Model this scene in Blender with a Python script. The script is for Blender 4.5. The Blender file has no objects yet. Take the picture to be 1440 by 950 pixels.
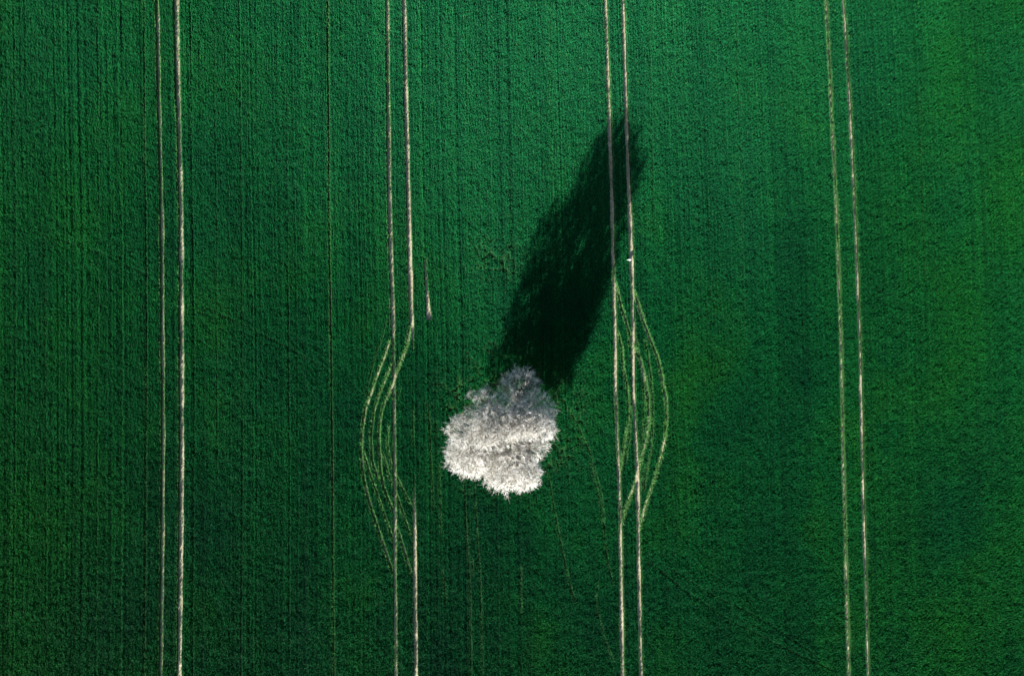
import bpy, math
import numpy as np
from mathutils import Vector

# ------------------------------------------------------------------ camera, light, exposure
sc = bpy.context.scene
COL = sc.collection
H_CAM = 75.0                       # metres above the soil
S = 110.0 / 1440.0                 # metres on the soil per photograph pixel

cam_d = bpy.data.cameras.new("camera")
cam = bpy.data.objects.new("camera", cam_d)
COL.objects.link(cam)
cam_d.sensor_width = 36.0
cam_d.lens = 36.0 * H_CAM / 110.0
cam_d.clip_end = 8000
cam.location = (0, 0, H_CAM)
cam.rotation_euler = (0, 0, 0)
sc.camera = cam

SUN_EL = math.radians(23.6)
SHX, SHY = 0.394, 0.919            # direction in which shadows fall on the ground
SUN_ROT = math.atan2(-SHX, -SHY)   # azimuth of the sun from +Y towards +X

world = bpy.data.worlds.new("World")
sc.world = world
world.use_nodes = True
nt = world.node_tree
bg = nt.nodes["Background"]
sky = nt.nodes.new("ShaderNodeTexSky")
sky.sky_type = 'NISHITA'
sky.sun_disc = False
sky.sun_elevation = SUN_EL
sky.sun_rotation = SUN_ROT
sky.altitude = 150
nt.links.new(sky.outputs[0], bg.inputs[0])
bg.inputs[1].default_value = 0.057

sun_d = bpy.data.lights.new("sun", 'SUN')
sun_d.energy = 5.0
sun_d.angle = math.radians(0.53)
sun_d.color = (1.0, 0.955, 0.89)
sun = bpy.data.objects.new("sun", sun_d)
COL.objects.link(sun)
d = Vector((SHX * math.cos(SUN_EL), SHY * math.cos(SUN_EL), -math.sin(SUN_EL)))
sun.rotation_euler = d.to_track_quat('-Z', 'Y').to_euler()
sun.location = (-20, -46, 60)

vs = sc.view_settings
vs.view_transform = 'Standard'
vs.look = 'None'
vs.exposure = 1.42
vs.gamma = 1.0
vs.use_curve_mapping = False
sc.cycles.max_bounces = 5
sc.cycles.transmission_bounces = 3

rng = np.random.default_rng(7)

# ------------------------------------------------------------------ helpers
def wx(px): return (np.asarray(px, float) - 720.0) * S
def wy(py): return (475.0 - np.asarray(py, float)) * S

def mesh_obj(name, verts, loops, sizes, mats, parent=None, smooth=False, mat_idx=None):
    """verts (N,3), flat loop indices, face sizes -> one linked mesh object"""
    me = bpy.data.meshes.new(name)
    verts = np.ascontiguousarray(verts, np.float32)
    loops = np.ascontiguousarray(loops, np.int32).ravel()
    sizes = np.ascontiguousarray(sizes, np.int32)
    me.vertices.add(len(verts)); me.vertices.foreach_set("co", verts.ravel())
    me.loops.add(len(loops)); me.loops.foreach_set("vertex_index", loops)
    me.polygons.add(len(sizes))
    starts = np.concatenate([[0], np.cumsum(sizes)[:-1]]).astype(np.int32)
    me.polygons.foreach_set("loop_start", starts)
    me.polygons.foreach_set("loop_total", sizes)
    for m in mats: me.materials.append(m)
    if mat_idx is not None: me.polygons.foreach_set("material_index", mat_idx.astype(np.int32))
    if smooth: me.polygons.foreach_set("use_smooth", np.ones(len(sizes), bool))
    me.update(calc_edges=True)
    me.validate()
    o = bpy.data.objects.new(name, me)
    COL.objects.link(o)
    if parent is not None: o.parent = parent
    return o

def tag(o, label=None, cat=None, group=None, kind=None):
    if label: o["label"] = label
    if cat: o["category"] = cat
    if group: o["group"] = group
    if kind: o["kind"] = kind
    return o

def attr(o, name, vals, domain='POINT'):
    a = o.data.attributes.new(name, 'FLOAT', domain)
    a.data.foreach_set("value", np.ascontiguousarray(vals, np.float32))

_tabs = {}
def noise(x, y, sx, sy, seed):
    """smooth value noise in 0..1, feature size sx by sy metres"""
    if seed not in _tabs: _tabs[seed] = np.random.default_rng(seed).random((512, 512))
    T = _tabs[seed]
    u = x / sx + 1000.3; v = y / sy + 1000.7
    iu = np.floor(u).astype(int); iv = np.floor(v).astype(int)
    fu = u - iu; fv = v - iv
    fu = fu * fu * (3 - 2 * fu); fv = fv * fv * (3 - 2 * fv)
    a = T[iu % 512, iv % 512]; b = T[(iu + 1) % 512, iv % 512]
    c = T[iu % 512, (iv + 1) % 512]; e = T[(iu + 1) % 512, (iv + 1) % 512]
    return (a * (1 - fu) + b * fu) * (1 - fv) + (c * (1 - fu) + e * fu) * fv

def sstep(a, b, x):
    t = np.clip((x - a) / (b - a), 0, 1)
    return t * t * (3 - 2 * t)

# ------------------------------------------------------------------ the wheel lines of the field
class Line:
    """a line running roughly north-south: x as a function of y"""
    def __init__(s, pts, width, depth, soil, worn, ext=False, taper=1.5, seed=0, wob=0.03):
        p = np.array(sorted([(float(wy(b)), float(wx(a))) for a, b in pts]))
        if ext:
            for i, j, far in ((0, 1, -420.0), (-1, -2, 420.0)):
                y0, x0 = p[i]; sl = np.clip((p[i][1] - p[j][1]) / (p[i][0] - p[j][0]), -.03, .03)
                q = np.array([[far, x0 + sl * (far - y0)]])
                p = np.concatenate([q, p]) if i == 0 else np.concatenate([p, q])
        ys = np.linspace(max(p[0][0], -60), min(p[-1][0], 60), 600)
        xs = np.interp(ys, p[:, 0], p[:, 1])
        k = max(3, int(1.2 / (ys[1] - ys[0]))); k = min(k, 61)
        ker = np.hanning(k + 2)[1:-1]; ker /= ker.sum()
        h = k // 2
        pad = np.concatenate([2 * xs[0] - xs[h:0:-1], xs, 2 * xs[-1] - xs[-2:-h - 2:-1]])
        xs = np.convolve(pad, ker, 'valid')[:600]
        xs = xs + wob * (noise(ys, ys * 0 + seed * 3.7, 1.7, 1, 50 + seed) - .5) \
                + 2 * wob * (noise(ys, ys * 0 + seed * 3.7, 6.0, 1, 70 + seed) - .5)
        if ext:
            ys = np.concatenate([[p[0][0]], ys, [p[-1][0]]]); xs = np.concatenate([[p[0][1]], xs, [p[-1][1]]])
        s.y, s.x, s.width, s.depth, s.soil, s.worn = ys, xs, width, depth, soil, worn
        s.ext, s.taper, s.seed = ext, taper, seed
        sl = np.gradient(xs, ys); s.c = 1 / np.sqrt(1 + sl * sl)
    def w_at(s, y):
        w = s.width(y) if callable(s.width) else s.width
        w = w * (0.64 + 0.42 * noise(y, y * 0 + s.seed, 1.9, 1, 90 + s.seed))
        if not s.ext:
            w = w * sstep(s.y[0], s.y[0] + s.taper, y) * sstep(-s.y[-1], -s.y[-1] + s.taper, -y)
        return w
    def mask(s, x, y):
        d = np.abs(x - np.interp(y, s.y, s.x)) * np.interp(y, s.y, s.c)
        w = s.w_at(y) * 0.5
        e = 0.05 + 0.04 * noise(x, y, .13, .2, 33)
        m = 1 - sstep(0, 1, (d - w + e * .5) / e)
        return m * (w > 0.02)

def shift(p, dx): return [(a + dx, b) for a, b in p]
T1 = [(222, 0), (229, 320), (230.5, 640), (227, 950)]
T2 = [(546, 0), (550, 320), (553.5, 430), (555.5, 540), (557, 700), (558, 950)]
T3 = [(852, 0), (858, 190), (862.5, 340), (863.5, 395), (865, 456), (866, 557), (870, 650), (872, 731), (876, 950)]
T4 = [(1162, 0), (1170, 150), (1178, 320), (1183.5, 475), (1186.5, 640), (1194.5, 950)]
def bump(py, half, gain, base):     # a wheel line that widens around one place
    yc = float(wy(py))
    return lambda y: base + gain * np.exp(-((y - yc) / half) ** 2)

LINES = []
main_spec = []
def add(pts, width, depth=1.0, soil=1.0, worn=.3, **k):
    l = Line(pts, width, depth, soil, worn, seed=len(LINES) + 1, **k); LINES.append(l); return l

main_spec += [
 (add(T1, .46, ext=True, worn=.9), "left wheel line of the westernmost tramline, narrow and partly overgrown"),
 (add([(249, 0), (255.5, 320), (256.5, 640), (252.5, 950)], .60, ext=True, worn=.6), "right wheel line of the westernmost tramline, pale bare soil"),
 (add(shift(T2, -1.5), lambda y: .46 - .08 * sstep(float(-wy(440)), float(-wy(500)), -y) + .06 * sstep(float(-wy(690)), float(-wy(760)), -y) + .08 * np.exp(-((y - float(wy(330))) / 9) ** 2), ext=True, worn=.7), "left wheel line of the tramline just west of the tree"),
 (add([(568, 0), (575.5, 320), (578, 430), (581.5, 500)] , bump(340, 12, .12, .48), taper=3.5), "upper right wheel line west of the tree that fades out level with the tree"),
 (add([(582, 640), (583, 730), (584, 820), (585, 950)], .48, taper=9.0), "lower right wheel line west of the tree, starting again below the curved tracks"),
 (add(shift(T3, -.8), lambda y: .49 - .04 * sstep(float(-wy(395)), float(-wy(430)), -y) + .10 * sstep(float(-wy(730)), float(-wy(770)), -y), ext=True, worn=.65), "left wheel line of the tramline crossed by the tree shadow"),
 (add([(875.5, 0), (881, 190), (886.7, 340), (889, 409), (888.5, 440), (890, 460), (889.2, 484), (891, 557), (894, 622), (896, 671), (897, 748), (901, 950)],
      lambda y: .50 + .22 * np.exp(-((y - float(wy(345))) / 4.5) ** 2) - .08 * sstep(float(-wy(405)), float(-wy(425)), -y) + .10 * sstep(float(-wy(640)), float(-wy(680)), -y), ext=True), "right wheel line of the tramline crossed by the tree shadow, widest where it leaves the shadow"),
 (add(shift(T4, -2.5), .40, ext=True, worn=.8), "left wheel line of the easternmost tramline"),
 (add([(1184, 0), (1193.5, 150), (1201.5, 320), (1207.5, 475), (1211, 640), (1219, 950)], .46, ext=True, worn=.4), "right wheel line of the easternmost tramline"),
 (add([(-94, 0), (-88, 320), (-87, 640), (-91, 950)], .45, ext=True), "wheel line beyond the western picture edge, left one"),
 (add([(-68, 0), (-62, 320), (-61, 640), (-65, 950)], .45, ext=True), "wheel line beyond the western picture edge, right one"),
 (add([(1478, 0), (1494, 320), (1503, 640), (1512, 950)], .45, ext=True), "wheel line beyond the eastern picture edge, left one"),
 (add([(1504, 0), (1520, 320), (1529, 640), (1538, 950)], .45, ext=True), "wheel line beyond the eastern picture edge, right one"),
]
# the upper end of the lower one reaches the bottom edge: let both run on beyond the picture
for l, end in ((main_spec[3][0], 1), (main_spec[4][0], 0)):
    if end: l.y = np.append(l.y, 420.); l.x = np.append(l.x, l.x[-1] - 5); l.c = np.append(l.c, 1)
    else: l.y = np.insert(l.y, 0, -420.); l.x = np.insert(l.x, 0, l.x[0] + 3); l.c = np.insert(l.c, 0, 1)

# wedge of bare soil
def wedge(y):
    t = np.clip((float(wy(362)) - y) / (float(wy(362)) - float(wy(446))), 0, 1)
    return .30 + .50 * t ** 2
wedge_line = add([(598, 362), (599, 395), (601, 418), (603.3, 452)], wedge, soil=1, worn=.2, taper=.25, wob=0)

# curved lines where the tractor steered round the tree: trodden crop over broken soil
curve_spec = []
def curve(label, pts, width=.30, depth=.75, soil=.45, worn=1.0, **k):
    curve_spec.append((add(pts, width * 1.08, depth, soil, worn, **k), label))
curve("outermost curved track west of the tree, bulging furthest left",
      [(551, 471), (541, 503), (531, 528), (521, 556), (514, 575), (509.5, 608), (508.6, 637), (511, 667), (517, 696), (528.6, 734), (542, 773), (552, 805), (557, 817)], .30, .8, .4)
curve("second curved track west of the tree, leaving the outermost one halfway down",
      [(511, 628), (516, 651), (523, 673), (534.5, 705), (548, 743), (557, 773)], .22, .6, .15)
curve("curved track west of the tree between the outermost and the inner ones",
      [(553, 505), (546, 524), (539, 541), (533, 556), (526, 580), (522, 614), (524, 649), (534.5, 681.5)], .27, .75, .45)
curve("inner curved track west of the tree, starting at the right wheel line",
      [(578, 452), (575.6, 467), (573, 486), (563, 512), (556, 531), (548, 552), (539, 570), (534.5, 593), (533, 625), (536, 664), (540.4, 687), (549, 708), (557, 729)], .30, .75, .35)
curve("short track crossing the left wheel line below the bend, west of the tree",
      [(537.5, 628), (548, 670), (557, 690), (568, 723), (580, 757)], .20, .55, .05)
curve("faint innermost curved track west of the tree",
      [(547, 590), (545, 625), (551, 655), (561, 675), (571, 696), (582, 717)], .18, .5, .0)
curve("last short track rejoining the right wheel line, west of the tree",
      [(558, 735), (568.4, 773), (574, 793), (582, 817)], .28, .75, .3)
curve("outermost curved track east of the tree, bulging furthest right",
      [(888.5, 400), (899.5, 439.5), (911, 472), (925, 509), (932, 544), (936, 565), (936.8, 589), (934, 619), (927, 647), (917.6, 679), (908, 707), (900, 737), (898, 750)], .34, .8, .35)
curve("curved track east of the tree that crosses the right wheel line twice",
      [(863.7, 390), (869.4, 421), (878.7, 453), (889, 486), (899.5, 507), (906, 534), (911, 565), (911.6, 592), (908, 619), (900, 649), (889, 688), (878, 718), (873, 743)], .34, .8, .45)
curve("broken inner track between the two wheel lines east of the tree",
      [(867, 460), (873, 488), (876, 520), (881, 544), (883, 566), (883, 589), (878, 619), (874, 644), (872, 668)], .26, .6, .5)
FAINT = []
def faint(pts, width=.14, depth=.5, worn=.7, **k):
    FAINT.append(add(pts, width, depth, 0, worn * .30, **k))
faint([(546, 441), (537, 478), (525, 509), (518, 541), (512, 565)], .18, .5, .6)
faint([(567, 463), (561, 478)], .2, .5, .6)
faint([(567, 537), (561, 556), (552, 580)], .18, .5, .5)
faint([(904, 470), (910, 497), (914, 525), (916, 554), (917.6, 595), (915, 627), (909, 663), (902.6, 699)], .24, .6, 1.7)
faint([(880, 470), (884.5, 490), (887, 511), (888, 560), (884, 620), (878, 660)], .22, .6, 1.6)
faint([(891, 462), (896, 490), (903, 520), (906, 550)], .2, .6, 1.6)
faint([(898, 500), (903, 530), (905, 570), (902, 610), (896, 650)], .18, .6, 1.5)
faint([(893, 720), (899, 690), (905, 650)], .2, .5, 1.3)
faint([(904, 600), (901, 628)], .34, .95, 1.6)
faint([(878, 520), (880, 545)], .3, .95, 1.6)
for p in ([(650, 640), (653.5, 691), (656, 748), (661, 819), (663, 960)], [(664, 660), (667, 674), (671, 748), (675, 819), (679, 960)],
          [(665, 775), (664.6, 819)], [(621, 790), (625, 819), (627, 860)], [(732.6, 786), (732.6, 870)],
          [(767, 650), (776, 697), (785, 748), (800, 819), (812, 859)], [(842, 805), (837, 849), (850, 899), (867, 940)],
          [(826, 640), (842, 700), (854, 792), (864, 832)], [(788, 560), (808, 590), (830, 640), (846, 700), (850, 760)],
          [(582, 560), (581, 640)], [(602, 560), (606, 640), (610, 730)], [(618, 640), (620, 760)]):
    faint(p, .16, .5, .8, taper=2)
# drill gaps: thin lines without crop
GAPS = []
for p, dp in (([(204, 0), (207, 320), (208, 500), (206, 800), (204, 950)], .85), ([(269, 0), (272, 320), (275, 500), (274, 640), (272, 950)], .85),
          ([(337, 0), (341, 320), (342, 640), (340, 950)], .4), ([(461.5, 0), (464, 320), (468, 640), (470, 950)], .98),
          ([(139, 0), (141, 320), (139, 640), (137, 950)], .35), ([(22, 0), (25, 320), (24, 640), (21, 950)], .35),
          ([(654, 0), (658, 200)], .35), ([(716, 200), (718, 340)], .4), ([(773, 0), (777, 320)], .3), ([(912, 0), (918, 320)], .3),
          ([(1032, 0), (1042, 320), (1046, 500)], .45), ([(1334, 200), (1344, 330)], .3), ([(1290, 100), (1298, 420)], .3),
          ([(302, 0), (306, 320), (307, 700)], .25), ([(404, 100), (408, 640), (408, 950)], .3), ([(660, 700), (662, 950)], .3),
          ([(65, 300), (68, 950)], .35), ([(172, 0), (174, 500), (172, 950)], .3)):
    GAPS.append(add(p, .13, dp, 0, .04, ext=(p[0][1] == 0 and p[-1][1] == 950), taper=4))
GAPS[3].width = .2; GAPS[3].worn = .4; GAPS[0].worn = .2
# diagonal animal or sprayer paths, hardly visible
for p in ([(40, 325), (67, 333), (111, 347), (145, 357), (182, 377), (222, 391)], [(279, 428), (323, 448), (397, 485), (465, 522)],
          [(901, 781), (928, 802), (960, 829), (1027, 872), (1122, 920), (1179, 945)], [(935, 795), (1000, 835), (1061, 865), (1149, 922)],
          [(702, 783), (733, 789)]):
    faint(p, .22, .24, .1, taper=.5)

# row coordinate: follows the lean of the tramlines across the field
refl = [main_spec[i][0] for i in (9, 0, 2, 5, 7, 11)]
def rowu(x, y):
    xs = [np.interp(y, l.y, l.x) for l in refl]
    out = np.array(x, float).copy()
    u = (x - xs[0])
    for i in range(5):
        t = (x - xs[i]) / (xs[i + 1] - xs[i])
        sel = (x >= xs[i]) & (x < xs[i + 1])
        u = np.where(sel, (i + t) * 24.0, u)
    u = np.where(x >= xs[5], 120 + (x - xs[5]), u)
    return u

ROW = 0.17
row_h = np.random.default_rng(11).normal(0, 1, 4096)
def field(x, y):
    """crop height, soil, trodden, random row value"""
    n = len(x)
    m_all = np.zeros(n); worn = np.zeros(n)
    for l in LINES:
        lo, hi = l.x.min() - 1.5, l.x.max() + 1.5
        sel = np.nonzero((x > lo) & (x < hi) & (y > l.y[0]) & (y < l.y[-1]))[0]
        if not len(sel): continue
        xx, yy = x[sel], y[sel]
        m = l.mask(xx, yy)
        dep = l.depth
        if l.depth < .99:                       # broken, uneven tread
            nz = .55 * noise(xx, yy, .12, .16, 41) + .45 * noise(xx, yy, .3, .9, 42)
            dep = np.clip(l.depth * (.72 + .45 * nz) + l.soil * (nz - .5) * .55, 0, 1.0)
        m_all[sel] = np.maximum(m_all[sel], m * dep)
        d = np.abs(xx - np.interp(yy, l.y, l.x)) * np.interp(yy, l.y, l.c)
        w = l.w_at(yy) * .5
        wz = 1 - sstep(0, .10, d - w - .02)
        worn[sel] = np.maximum(worn[sel], wz * l.worn * (w > .02))
    u = rowu(x, y)
    k = np.floor(u / ROW).astype(int)
    rr = row_h[k % 4096] * (.4 + .6 * noise(x, y, 5, 9, 21))
    rowshape = np.cos((u / ROW - k - .5) * 2 * np.pi) * .5 + .5
    band = noise(u, y, 1.1, 30, 22) - .5
    clump = noise(x, y, .45, .5, 23) - .5
    big = noise(x, y, 2.4, 2.0, 24) - .5
    h = .325 + .010 * rr + .018 * band + .13 * clump + .08 * big + .02 * (rowshape - .5)
    dt = np.sqrt((x + .6) ** 2 + (y + 8.9) ** 2)
    dp = np.sqrt(((x + 2.0) / 1.4) ** 2 + (y - 8.2) ** 2)
    dr = np.sqrt(((x - 5.2) / .7) ** 2 + ((y + 10.5) / 1.8) ** 2)
    rough = np.maximum(sstep(10.5, 5.5, dt), np.maximum(.75 * sstep(3.4, .8, dp), .8 * sstep(2.6, .6, dr)))
    rn = .6 * noise(x, y, .28, .34, 62) + .4 * noise(x, y, 1.1, 1.3, 63)
    worn = np.maximum(worn, .27 * rough * sstep(.48, .72, rn))
    m_all = np.maximum(m_all, rough * sstep(.66, .80, rn) * .9)
    h = h * (1 - .25 * rough * sstep(.35, .6, rn))
    return h, m_all, worn, rr, band, u

# ------------------------------------------------------------------ materials
def new_mat(name):
    m = bpy.data.materials.new(name); m.use_nodes = True
    t = m.node_tree
    return m, t, t.nodes["Principled BSDF"]
def N(t, typ, **kw):
    n = t.nodes.new(typ)
    for k, v in kw.items(): setattr(n, k, v)
    return n
def ramp(t, fac, stops):
    r = N(t, "ShaderNodeValToRGB")
    e = r.color_ramp.elements
    while len(e) < len(stops): e.new(.5)
    for el, (p, c) in zip(e, stops): el.position = p; el.color = (*c, 1)
    t.links.new(fac, r.inputs[0]); return r.outputs[0]
def mixc(t, fac, a, b, mode='MIX'):
    m = N(t, "ShaderNodeMix", data_type='RGBA', blend_type=mode)
    for sock, v in ((m.inputs[0], fac), (m.inputs[6], a), (m.inputs[7], b)):
        if isinstance(v, (int, float)): sock.default_value = v
        elif isinstance(v, tuple): sock.default_value = (*v, 1)
        else: t.links.new(v, sock)
    return m.outputs[2]
def tex_noise(t, scale, detail=3, rough=.5, vec=None, mapping=None):
    n = N(t, "ShaderNodeTexNoise"); n.inputs["Scale"].default_value = scale
    n.inputs["Detail"].default_value = detail; n.inputs["Roughness"].default_value = rough
    if mapping:
        g = N(t, "ShaderNodeNewGeometry"); mp = N(t, "ShaderNodeMapping"); mp.inputs["Scale"].default_value = mapping
        t.links.new(g.outputs["Position"], mp.inputs[0]); t.links.new(mp.outputs[0], n.inputs["Vector"])
    else:
        g = N(t, "ShaderNodeNewGeometry"); t.links.new(g.outputs["Position"], n.inputs["Vector"])
    return n.outputs[0]

GREEN_A = (0.002, 0.118, 0.040)
GREEN_B = (0.004, 0.165, 0.043)
GREEN_Y = (0.012, 0.205, 0.034)
WORN = (0.29, 0.72, 0.20)
def crop_mat(name, gain, trans, rough, spec):
    m, t, b = new_mat(name)
    blotch = tex_noise(t, .075, 4, .6, mapping=(1.0, .8, 1))
    base = ramp(t, blotch, [(.34, GREEN_A), (.52, GREEN_B), (.70, GREEN_Y)])
    lgrad = N(t, "ShaderNodeAttribute", attribute_name="light_grad")
    base = mixc(t, lgrad.outputs["Fac"], base, (.020, .285, .100))  # painted light gradient: mixes a brighter blue-green into the crop colour
    dry = N(t, "ShaderNodeAttribute", attribute_name="dry")
    base = mixc(t, dry.outputs["Fac"], base, (.013, .225, .028))
    fine = N(t, "ShaderNodeAttribute", attribute_name="tone")
    fr = ramp(t, fine.outputs["Fac"], [(0, (.35, .40, .50)), (.5, (1, 1, 1)), (.9, (1.9, 1.5, 1.15)), (1, (8, 1.8, 1.1))])
    base = mixc(t, 1.0, base, fr, 'MULTIPLY')
    wn = N(t, "ShaderNodeAttribute", attribute_name="worn")
    base = mixc(t, wn.outputs["Fac"], base, WORN)
    base = mixc(t, 1.0, base, (gain, gain, gain), 'MULTIPLY')
    t.links.new(base, b.inputs["Base Color"])
    b.inputs["Roughness"].default_value = rough
    b.inputs["Specular IOR Level"].default_value = spec
    if trans:
        tr = N(t, "ShaderNodeBsdfTranslucent")
        t.links.new(mixc(t, 1.0, base, (1.0, 1.15, .5), 'MULTIPLY'), tr.inputs[0])
        mx = N(t, "ShaderNodeMixShader"); mx.inputs[0].default_value = trans
        t.links.new(b.outputs[0], mx.inputs[1]); t.links.new(tr.outputs[0], mx.inputs[2])
        t.links.new(mx.outputs[0], t.nodes["Material Output"].inputs[0])
    return m
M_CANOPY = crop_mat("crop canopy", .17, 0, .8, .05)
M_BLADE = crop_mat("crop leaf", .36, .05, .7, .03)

def soil_mat(name, stops, scale):
    m, t, b = new_mat(name)
    n1 = tex_noise(t, scale, 5, .65); n2 = tex_noise(t, .35, 3, .5)
    c = ramp(t, n1, stops)
    c = mixc(t, 1.0, c, ramp(t, n2, [(.3, (.75, .72, .68)), (.7, (1.15, 1.12, 1.1))]), 'MULTIPLY')
    t.links.new(c, b.inputs["Base Color"]); b.inputs["Roughness"].default_value = .95
    b.inputs["Specular IOR Level"].default_value = .1
    bp = N(t, "ShaderNodeBump"); bp.inputs["Strength"].default_value = .6; bp.inputs["Distance"].default_value = .04
    t.links.new(n1, bp.inputs["Height"]); t.links.new(bp.outputs[0], b.inputs["Normal"])
    return m
LIGHT_GRAD = lambda x, y: .9 * np.clip(.40 * sstep(-8, 38, y) + .75 * np.exp(-((x + .5 - .12 * y) / 24) ** 2) * sstep(-10, 34, y) + .3 * (noise(x, y, 9, 14, 61) - .5), 0, 1)  # sunlit brightening towards north and centre painted into crop colour, plus random patches
DRY = lambda x, y: np.clip(sstep(28, 62, np.abs(x + 3)) * (.05 + .9 * noise(x, y, 7, 12, 66)), 0, .6)
M_SOIL = soil_mat("soil", [(.3, (.10, .07, .045)), (.7, (.22, .16, .11))], 3)
M_TRACK = soil_mat("dry trodden soil", [(.3, (.22, .20, .13)), (.5, (.44, .415, .28)), (.75, (.62, .60, .45))], 4)

def bark_mat(name, stops, scale, mapping=None):
    m, t, b = new_mat(name)
    n1 = tex_noise(t, scale, 4, .6, mapping=mapping)
    t.links.new(ramp(t, n1, stops), b.inputs["Base Color"]); b.inputs["Roughness"].default_value = .85
    b.inputs["Specular IOR Level"].default_value = .2
    bp = N(t, "ShaderNodeBump"); bp.inputs["Strength"].default_value = .7; bp.inputs["Distance"].default_value = .03
    t.links.new(n1, bp.inputs["Height"]); t.links.new(bp.outputs[0], b.inputs["Normal"])
    return m
M_BARK = bark_mat("rough bark", [(.3, (.10, .08, .06)), (.7, (.30, .25, .20))], 1, (9, 9, 1.6))
M_LIMB = bark_mat("limb bark", [(.3, (.20, .17, .13)), (.7, (.46, .40, .32))], 6)
M_TWIG = bark_mat("pale twigs", [(.36, (.13, .13, .085)), (.52, (.27, .25, .21)), (.7, (.44, .42, .38))], 1.1)
M_BUD = bark_mat("fine twig tips", [(.36, (.34, .33, .27)), (.56, (.91, .90, .87))], 1.5)

# ------------------------------------------------------------------ ground
R = 2500.0
gx = np.array([-R, -200, -60, 0, 60, 200, R]); gy = gx
X, Y = np.meshgrid(gx, gy); n = len(gx)
v = np.stack([X.ravel(), Y.ravel(), X.ravel() * 0], 1)
i = np.arange(n - 1)[:, None] * n + np.arange(n - 1)[None]
q = np.stack([i, i + 1, i + n + 1, i + n], -1).reshape(-1, 4)
tag(mesh_obj("ground", v, q, np.full(len(q), 4), [M_SOIL]), "brown field soil under the green crop", kind="structure")

# soil strips showing in the wheel lines
def strip(name, l, z, extra):
    ys = l.y[(l.y >= -58) & (l.y <= 58)] if len(l.y) > 10 else l.y
    ys = np.unique(np.concatenate([np.linspace(max(l.y[0], -60), min(l.y[-1], 60), 420), [l.y[0], l.y[-1]]]))
    xs = np.interp(ys, l.y, l.x); w = l.w_at(ys) * .5 + extra
    cols = 5
    t = np.linspace(-1, 1, cols)
    V = np.stack([xs[:, None] + t[None] * w[:, None], np.repeat(ys[:, None], cols, 1),
                  np.repeat((z + 0 * ys)[:, None], cols, 1) - .0 * t[None]], -1)
    V[..., 2] += (1 - t ** 2)[None] * .004 + np.abs(noise(V[..., 0].ravel(), V[..., 1].ravel(), .1, .25, 5).reshape(V.shape[:2])) * .012
    m = len(ys)
    i = np.arange(m - 1)[:, None] * cols + np.arange(cols - 1)[None]
    q = np.stack([i, i + 1, i + cols + 1, i + cols], -1).reshape(-1, 4)
    return mesh_obj(name, V.reshape(-1, 3), q, np.full(len(q), 4), [M_TRACK])
z = .004
for l, lab in main_spec:
    tag(strip("wheel_track", l, z, .06), lab, kind="structure", group="straight tractor wheel lines")
for k, (l, lab) in enumerate(curve_spec):
    tag(strip("curved_wheel_track", l, z + .022 + .003 * (k % 7), .03), lab, kind="structure", group="curved wheel lines round the tree")
tag(strip("bare_patch", wedge_line, z, .03), "small pale wedge of bare soil left of the tree shadow", kind="structure")

# ------------------------------------------------------------------ crop
def grow(a, step, far, g=1.35):
    out = []; s = step; p = a
    while p < far: s = min(s * g, 400); p += s; out.append(p)
    return np.array(out)
fx = np.arange(-66, 66.001, .085); fy = np.arange(-45, 45.001, .12)
ox = grow(66, .1, R - 50); oy = grow(45, .15, R - 50)
gx = np.concatenate([-ox[::-1], fx, ox]); gy = np.concatenate([-oy[::-1], fy, oy])
X, Y = np.meshgrid(gx, gy)
nx, ny = len(gx), len(gy)
jx = np.where(np.abs(X) < 66, rng.uniform(-.02, .02, X.shape), 0); jy = np.where(np.abs(Y) < 44, rng.uniform(-.04, .04, X.shape), 0)
X = (X + jx).ravel(); Y = (Y + jy).ravel()
h, m, worn, rr, band, u = field(X, Y)
h = h - .07 + rng.uniform(-.045, .045, len(h)) * (np.abs(X) < 66) * (np.abs(Y) < 45)
Z = np.maximum(h, .05) * (1 - m) - .05 * sstep(.55, .95, m)
i = np.arange(ny - 1)[:, None] * nx + np.arange(nx - 1)[None]
q = np.stack([i, i + 1, i + nx + 1, i + nx], -1).reshape(-1, 4)
crop = mesh_obj("cereal_crop", np.stack([X, Y, Z], 1), q, np.full(len(q), 4), [M_CANOPY])
tag(crop, "dense dark green cereal crop covering the whole field", "crop", kind="stuff")
outer = np.maximum(sstep(69, 72, np.abs(X)), sstep(49, 52, np.abs(Y)))
attr(crop, "tone", np.clip(.35 + .10 * rr + .2 * band + rng.normal(0, .12, len(X)) + .55 * outer, 0, .9))
attr(crop, "worn", worn * .7)
attr(crop, "light_grad", LIGHT_GRAD(X, Y)); attr(crop, "dry", DRY(X, Y))
del X, Y, Z, q, i

# leaf blades standing out of the canopy
NB = 3100000
bx = rng.uniform(-71, 71, NB); by = rng.uniform(-51, 51, NB)
u = rowu(bx, by)
k = np.floor(u / ROW); off = (u / ROW - k - .5)
bx = bx - off * ROW * .4                                    # gathered into drill rows
h, m, worn, rr, band, u = field(bx, by)
keep = (m < .5) | ((m < .85) & (rng.random(NB) < .5)) | ((worn > .5) & (rng.random(NB) < (worn - .35) * 1.1 * noise(bx, by, .3, 2.2, 44)))
bx, by, h, m, worn, rr, band = [a[keep] for a in (bx, by, h, m, worn, rr, band)]
nb = len(bx)
L = rng.uniform(.16, .34, nb) * (1 - .5 * m) * (1 + .15 * rr.clip(-1.5, 1.5))
wd = rng.uniform(.014, .032, nb)
az = np.where(rng.random(nb) < .15, rng.uniform(0, 2 * np.pi, nb), math.atan2(SHY, SHX) + rng.normal(0, .55, nb)); tilt = np.radians(rng.uniform(12, 56, nb) + 15 * m)
dx, dy = np.cos(az), np.sin(az)
z0 = np.maximum(h * (1 - m) - .14, .01)
base = np.stack([bx, by, z0], 1)
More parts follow.
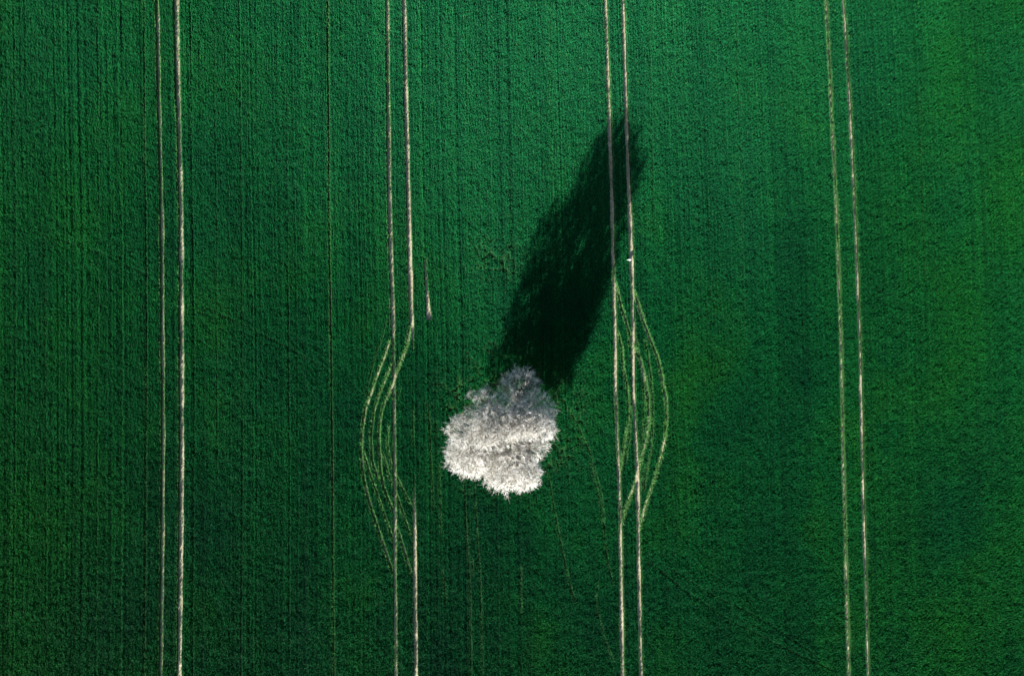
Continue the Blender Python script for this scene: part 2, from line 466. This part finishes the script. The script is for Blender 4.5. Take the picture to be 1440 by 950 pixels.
out = np.stack([dx, dy, 0 * dx], 1)
side = np.stack([-dy, dx, 0 * dx], 1) * wd[:, None]
upv = np.array([[0, 0, 1.]])
mid = base + (out * np.sin(tilt * .6)[:, None] + upv * np.cos(tilt * .6)[:, None]) * (L * .55)[:, None]
tip = mid + (out * np.sin(np.minimum(tilt * 1.5, 1.75))[:, None] + upv * np.cos(np.minimum(tilt * 1.5, 1.75))[:, None]) * (L * .55)[:, None]
V = np.stack([base - side * .5, base + side * .5, mid + side, mid - side, tip], 1).reshape(-1, 3)
b5 = np.arange(nb)[:, None] * 5
loops = np.concatenate([b5 + np.array([[0, 1, 2, 3]]), b5 + np.array([[3, 2, 4]])], 1)
sizes = np.tile([4, 3], nb)
leaves = mesh_obj("crop_leaves", V, loops, sizes, [M_BLADE], parent=crop)
leaves["kind"] = "stuff"
tone = np.clip(.48 + .05 * rr + .25 * band + rng.normal(0, .14, nb), 0, .92)
tone = np.where(rng.random(nb) < .008, 1.0, tone)
attr(leaves, "tone", np.repeat(tone, 2), 'FACE')
attr(leaves, "worn", np.repeat(np.clip(worn * rng.uniform(.3, 1.1, nb), 0, 1), 2), 'FACE')
attr(leaves, "dry", np.repeat(DRY(bx, by), 2), 'FACE')
attr(leaves, "light_grad", np.repeat(LIGHT_GRAD(bx, by), 2), 'FACE')
del V, loops, sizes

# ------------------------------------------------------------------ the tree
def prisms(P0, P1, R0, R1, sides):
    D = P1 - P0; Ln = np.linalg.norm(D, axis=1, keepdims=True) + 1e-9; D = D / Ln
    ref = np.where(np.abs(D[:, 2:3]) > .8, np.array([[1., 0, 0]]), np.array([[0, 0, 1.]]))
    A = np.cross(D, ref); A /= np.linalg.norm(A, axis=1, keepdims=True); B = np.cross(D, A)
    a = np.arange(sides) * 2 * np.pi / sides
    ring = A[:, None] * np.cos(a)[None, :, None] + B[:, None] * np.sin(a)[None, :, None]
    V = np.concatenate([P0[:, None] + ring * R0[:, None, None], P1[:, None] + ring * R1[:, None, None]], 1)
    n = len(P0); b = np.arange(n)[:, None] * 2 * sides
    j = np.arange(sides); j2 = (j + 1) % sides
    f = np.stack([b + j, b + j2, b + sides + j2, b + sides + j], -1).reshape(-1)
    caps = (b + sides + j).reshape(-1)
    return V.reshape(-1, 3), np.concatenate([f, caps]), np.concatenate([np.full(n * sides, 4), np.full(n, sides)])

def join(parts):
    V, Lp, Sz, o = [], [], [], 0
    for v, l, s in parts: V.append(v); Lp.append(l + o); Sz.append(s); o += len(v)
    return np.concatenate(V), np.concatenate(Lp), np.concatenate(Sz)

def lobe(px, py, z, rpx, rz):
    f = S * (H_CAM - z) / H_CAM
    return (np.array([(px - 720) * f, (475 - py) * f, z]), rpx * f, rz)
LOBES = [  # px, py, height, radius px, vertical radius, weight
 (lobe(731, 543, 5.2, 25, 1.7), 1.0), (lobe(752, 578, 6.6, 26, 2.2), 1.0), (lobe(687, 570, 8.6, 24, 2.2), .8),
 (lobe(651, 606, 9.0, 22, 2.4), .9), (lobe(658, 638, 7.4, 27, 2.6), 2.4), (lobe(668, 652, 7.0, 16, 1.6), .5), (lobe(688, 636, 7.0, 22, 2.3), .6),
 (lobe(708, 661, 7.0, 27, 2.6), 2.5), (lobe(738, 664, 7.4, 20, 2.4), 1.8), (lobe(759, 601, 8.6, 19, 2.6), .9),
 (lobe(744, 632, 8.6, 19, 2.4), .6), (lobe(724, 642, 8.4, 20, 2.0), .7), (lobe(700, 600, 13.0, 29, 2.0), 1.6), (lobe(726, 590, 12.3, 24, 1.9), 1.4), (lobe(738, 592, 10.4, 22, 1.7), 1.0),
 (lobe(720, 594, 9.2, 24, 1.8), .7), (lobe(750, 594, 11.2, 20, 2.2), 1.2), (lobe(682, 606, 10.0, 21, 1.7), .9), (lobe(714, 602, 10.9, 20, 1.5), .8), (lobe(767, 604, 2.6, 11, .9), .25), (lobe(757, 588, 2.6, 11, .9), .25), (lobe(682, 606, 12.6, 24, 2.3), 1.3), (lobe(664, 556, 9.0, 5, .6), .06),
 (lobe(672, 625, 4.6, 24, 1.6), .5), (lobe(715, 640, 4.6, 26, 1.7), .5),
 (lobe(745, 622, 5.0, 25, 1.8), .8), (lobe(762, 602, 3.9, 15, 1.3), .5), (lobe(660, 618, 3.9, 20, 1.3), .5), (lobe(736, 600, 3.9, 22, 1.3), .5),
]
tr = np.random.default_rng(5)
PTS, CEN = [], []
for (c, r, rz), wgt in LOBES:
    nn = int(225 * wgt)
    dv = tr.normal(size=(nn, 3)); dv /= np.linalg.norm(dv, axis=1, keepdims=True)
    rad = tr.random(nn) ** (1 / 4.2)
    p = c + dv * rad[:, None] * np.array([r, r, rz]) * (1 + .13 * tr.normal(size=(nn, 1)))
    p = p[p[:, 2] > 1.5]
    PTS.append(p); CEN.append(np.repeat(c[None], len(p), 0))
PTS = np.concatenate(PTS); CEN = np.concatenate(CEN)
BASE = np.array([-0.35, -8.75, 0.0])
trunk_nodes = [BASE + np.array([.12 * math.sin(z * .9), .10 * math.cos(z * .7) - .1, z]) for z in np.arange(0, 4.3, .45)]
fork = trunk_nodes[-1]
# limbs head for each lobe along an arched line
nodes = list(trunk_nodes); parent = [-1] + list(range(len(trunk_nodes) - 1)); limb_id = [-1] * len(nodes)
for li, ((c, r, rz), wgt) in enumerate(LOBES):
    if wgt < .1: continue
    start = len(trunk_nodes) - 1 - int(tr.integers(0, 4))
    a = nodes[start]; end = c - np.array([0, 0, rz * .35])
    steps = max(5, int(np.linalg.norm(end - a) / .45)); prev = start
    bend = tr.normal(0, .25, 3)
    for s_ in range(1, steps + 1):
        t = s_ / steps
        p = a * (1 - t) + end * t
        p = p + np.array([0, 0, -.5 * math.sin(math.pi * t)]) + bend * math.sin(2 * math.pi * t) + tr.normal(0, .05, 3)
        nodes.append(p); parent.append(prev); limb_id.append(li); prev = len(nodes) - 1
n0 = len(nodes)
order = np.argsort(np.linalg.norm(PTS - fork, axis=1) + tr.normal(0, .3, len(PTS)))
tot = n0 + len(PTS)
NP = np.zeros((tot, 3)); NP[:n0] = nodes
path = np.zeros(tot)
for i_ in range(1, n0): path[i_] = path[parent[i_]] + np.linalg.norm(NP[i_] - NP[parent[i_]])
parent = np.array(parent + [0] * len(PTS)); limb_id = np.array(limb_id + [0] * len(PTS))
cen = np.zeros((tot, 3))
cnt = n0; tl = len(trunk_nodes)
for oi in order:
    p = PTS[oi]
    dd = np.linalg.norm(NP[tl:cnt] - p, axis=1)
    j = int(np.argmin(dd + .12 * path[tl:cnt])) + tl
    NP[cnt] = p; parent[cnt] = j; path[cnt] = path[j] + dd[j - tl]; limb_id[cnt] = limb_id[j]; cen[cnt] = CEN[oi]
    cnt += 1
load = np.ones(tot)
for i_ in range(tot - 1, tl - 1, -1): load[parent[i_]] += load[i_]
for i_ in range(tl - 1, 0, -1): load[parent[i_]] = max(load[parent[i_]], load[i_])
rad = .012 * load ** .40
tree = bpy.data.objects.new("bare_tree", None); COL.objects.link(tree)
tree.location = BASE
tag(tree, "lone bare broad-crowned tree with pale sunlit twigs, standing in the middle of the green field", "tree")

# trunk with root flare: one lofted tube
ring_n = 20; rings = []
zs = np.array([nd[2] for nd in trunk_nodes]); zl = np.linspace(-.1, 4.35, 22)
for z_ in zl:
    cx = np.interp(z_, zs, [nd[0] for nd in trunk_nodes]); cy = np.interp(z_, zs, [nd[1] for nd in trunk_nodes])
    a = np.arange(ring_n) * 2 * np.pi / ring_n
    rr_ = (.40 - .022 * z_) * (1 + .45 * math.exp(-max(z_, 0) * 2.6) * (1 + .35 * np.sin(5 * a + .4)) + .05 * np.sin(7 * a + z_))
    if z_ > 4.2: rr_ = rr_ * .7
    rings.append(np.stack([cx + rr_ * np.cos(a), cy + rr_ * np.sin(a), 0 * a + z_], 1))
V = np.concatenate(rings) - BASE
j = np.arange(ring_n); j2 = (j + 1) % ring_n
b = np.arange(len(zl) - 1)[:, None] * ring_n
f = np.stack([b + j, b + j2, b + ring_n + j2, b + ring_n + j], -1).reshape(-1)
cap = (len(zl) - 1) * ring_n + j
mesh_obj("trunk", V, np.concatenate([f, cap]), np.concatenate([np.full(len(f) // 4, 4), [ring_n]]), [M_BARK], parent=tree, smooth=True)

idx = np.arange(tl, tot)
par = parent[idx]
P0 = NP[par] - BASE; P1 = NP[idx] - BASE
R1 = rad[idx]; R0 = np.minimum(rad[par], R1 * 1.35)
limb_edges = idx < n0
for li in range(len(LOBES)):
    s_ = limb_edges & (limb_id[idx] == li)
    if not s_.any(): continue
    thick = s_ | ((limb_id[idx] == li) & (R1 > .035))
    D = P1[thick] - P0[thick]
    v = prisms(P0[thick] - D * .06, P1[thick] + D * .03, R0[thick], R1[thick], 8)
    mesh_obj("limb", *v, [M_LIMB], parent=tree, smooth=True)
thin = (~limb_edges) & (R1 <= .035)
parts = [prisms(P0[thin], P1[thin], np.maximum(R0[thin], .014), np.maximum(R1[thin], .011), 4)]
# fine twigs
tp = idx[~limb_edges]
TW = 4
src = np.repeat(tp, TW)
brd = NP[src] - NP[parent[src]]; brd /= np.linalg.norm(brd, axis=1, keepdims=True) + 1e-9
outd = NP[src] - cen[src]; outd /= np.linalg.norm(outd, axis=1, keepdims=True) + 1e-9
dirv = brd * .45 + outd * .8 + np.array([[0, 0, 1.]]) * (.12 + 2.8 * sstep(8.0, 11.0, cen[src][:, 2:3])) + tr.normal(0, .42, (len(src), 3))
dirv /= np.linalg.norm(dirv, axis=1, keepdims=True)
tt = tr.random((len(src), 1)) * .7
st = NP[src] * (1 - tt) + NP[parent[src]] * tt
Lt = tr.uniform(.22, .68, (len(src), 1))
midp = st + dirv * Lt * .5 + tr.normal(0, .03, (len(src), 3))
endp = midp + (dirv + np.array([[0, 0, .15]]) + tr.normal(0, .25, (len(src), 3))) * Lt * .5
one = np.ones(len(src))
parts.append(prisms(st - BASE, midp - BASE, one * .014, one * .011, 3))
v = join(parts)
crown = mesh_obj("crown", *v, [M_TWIG], parent=tree)
# forked tips of the fine twigs
k2 = 3
s2 = np.repeat(np.arange(len(src)), k2)
hi = sstep(8.5, 10.5, cen[src][s2][:, 2])                # the upright top shoots fork less

dir2 = dirv[s2] + tr.normal(0, .5, (len(s2), 3)) * (1 - .55 * hi[:, None]); dir2 /= np.linalg.norm(dir2, axis=1, keepdims=True)
e2 = midp[s2] + dir2 * Lt[s2] * tr.uniform(.35, 1.0, (len(s2), 1))
o2 = np.ones(len(s2))
v = prisms(midp[s2] - BASE, e2 - BASE, o2 * .0095, o2 * .004, 3)
mesh_obj("twig_tips", *v, [M_BUD], parent=crown)

# ------------------------------------------------------------------ small pale stone beside the wheel line
def stone():
    import bmesh
    bm = bmesh.new(); bmesh.ops.create_icosphere(bm, subdivisions=3, radius=1)
    r = np.random.default_rng(3)
    ph = r.uniform(0, 6, 6)
    for vv in bm.verts:
        c = vv.co
        k = 1 + .14 * math.sin(3 * c.x + ph[0]) + .12 * math.sin(4 * c.y + ph[1]) + .1 * math.sin(5 * c.z + 3 * c.x + ph[2])
        vv.co = Vector((c.x * .26 * k, c.y * .14 * k, c.z * .22 * k))
    me = bpy.data.meshes.new("field_stone"); bm.to_mesh(me); bm.free()
    for p in me.polygons: p.use_smooth = True
    m, t, b = new_mat("pale stone")
    n1 = tex_noise(t, 9, 5, .6)
    t.links.new(ramp(t, n1, [(.3, (.55, .53, .48)), (.7, (.82, .80, .76))]), b.inputs["Base Color"]); b.inputs["Roughness"].default_value = .8
    me.materials.append(m)
    o = bpy.data.objects.new("field_stone", me); COL.objects.link(o)
    o.location = (float(wx(884.0)), float(wy(365.5)), .26); o.rotation_euler = (0, 0, .25)
    tag(o, "small pale stone on the left edge of the wheel line beside the tree shadow", "stone")
stone()
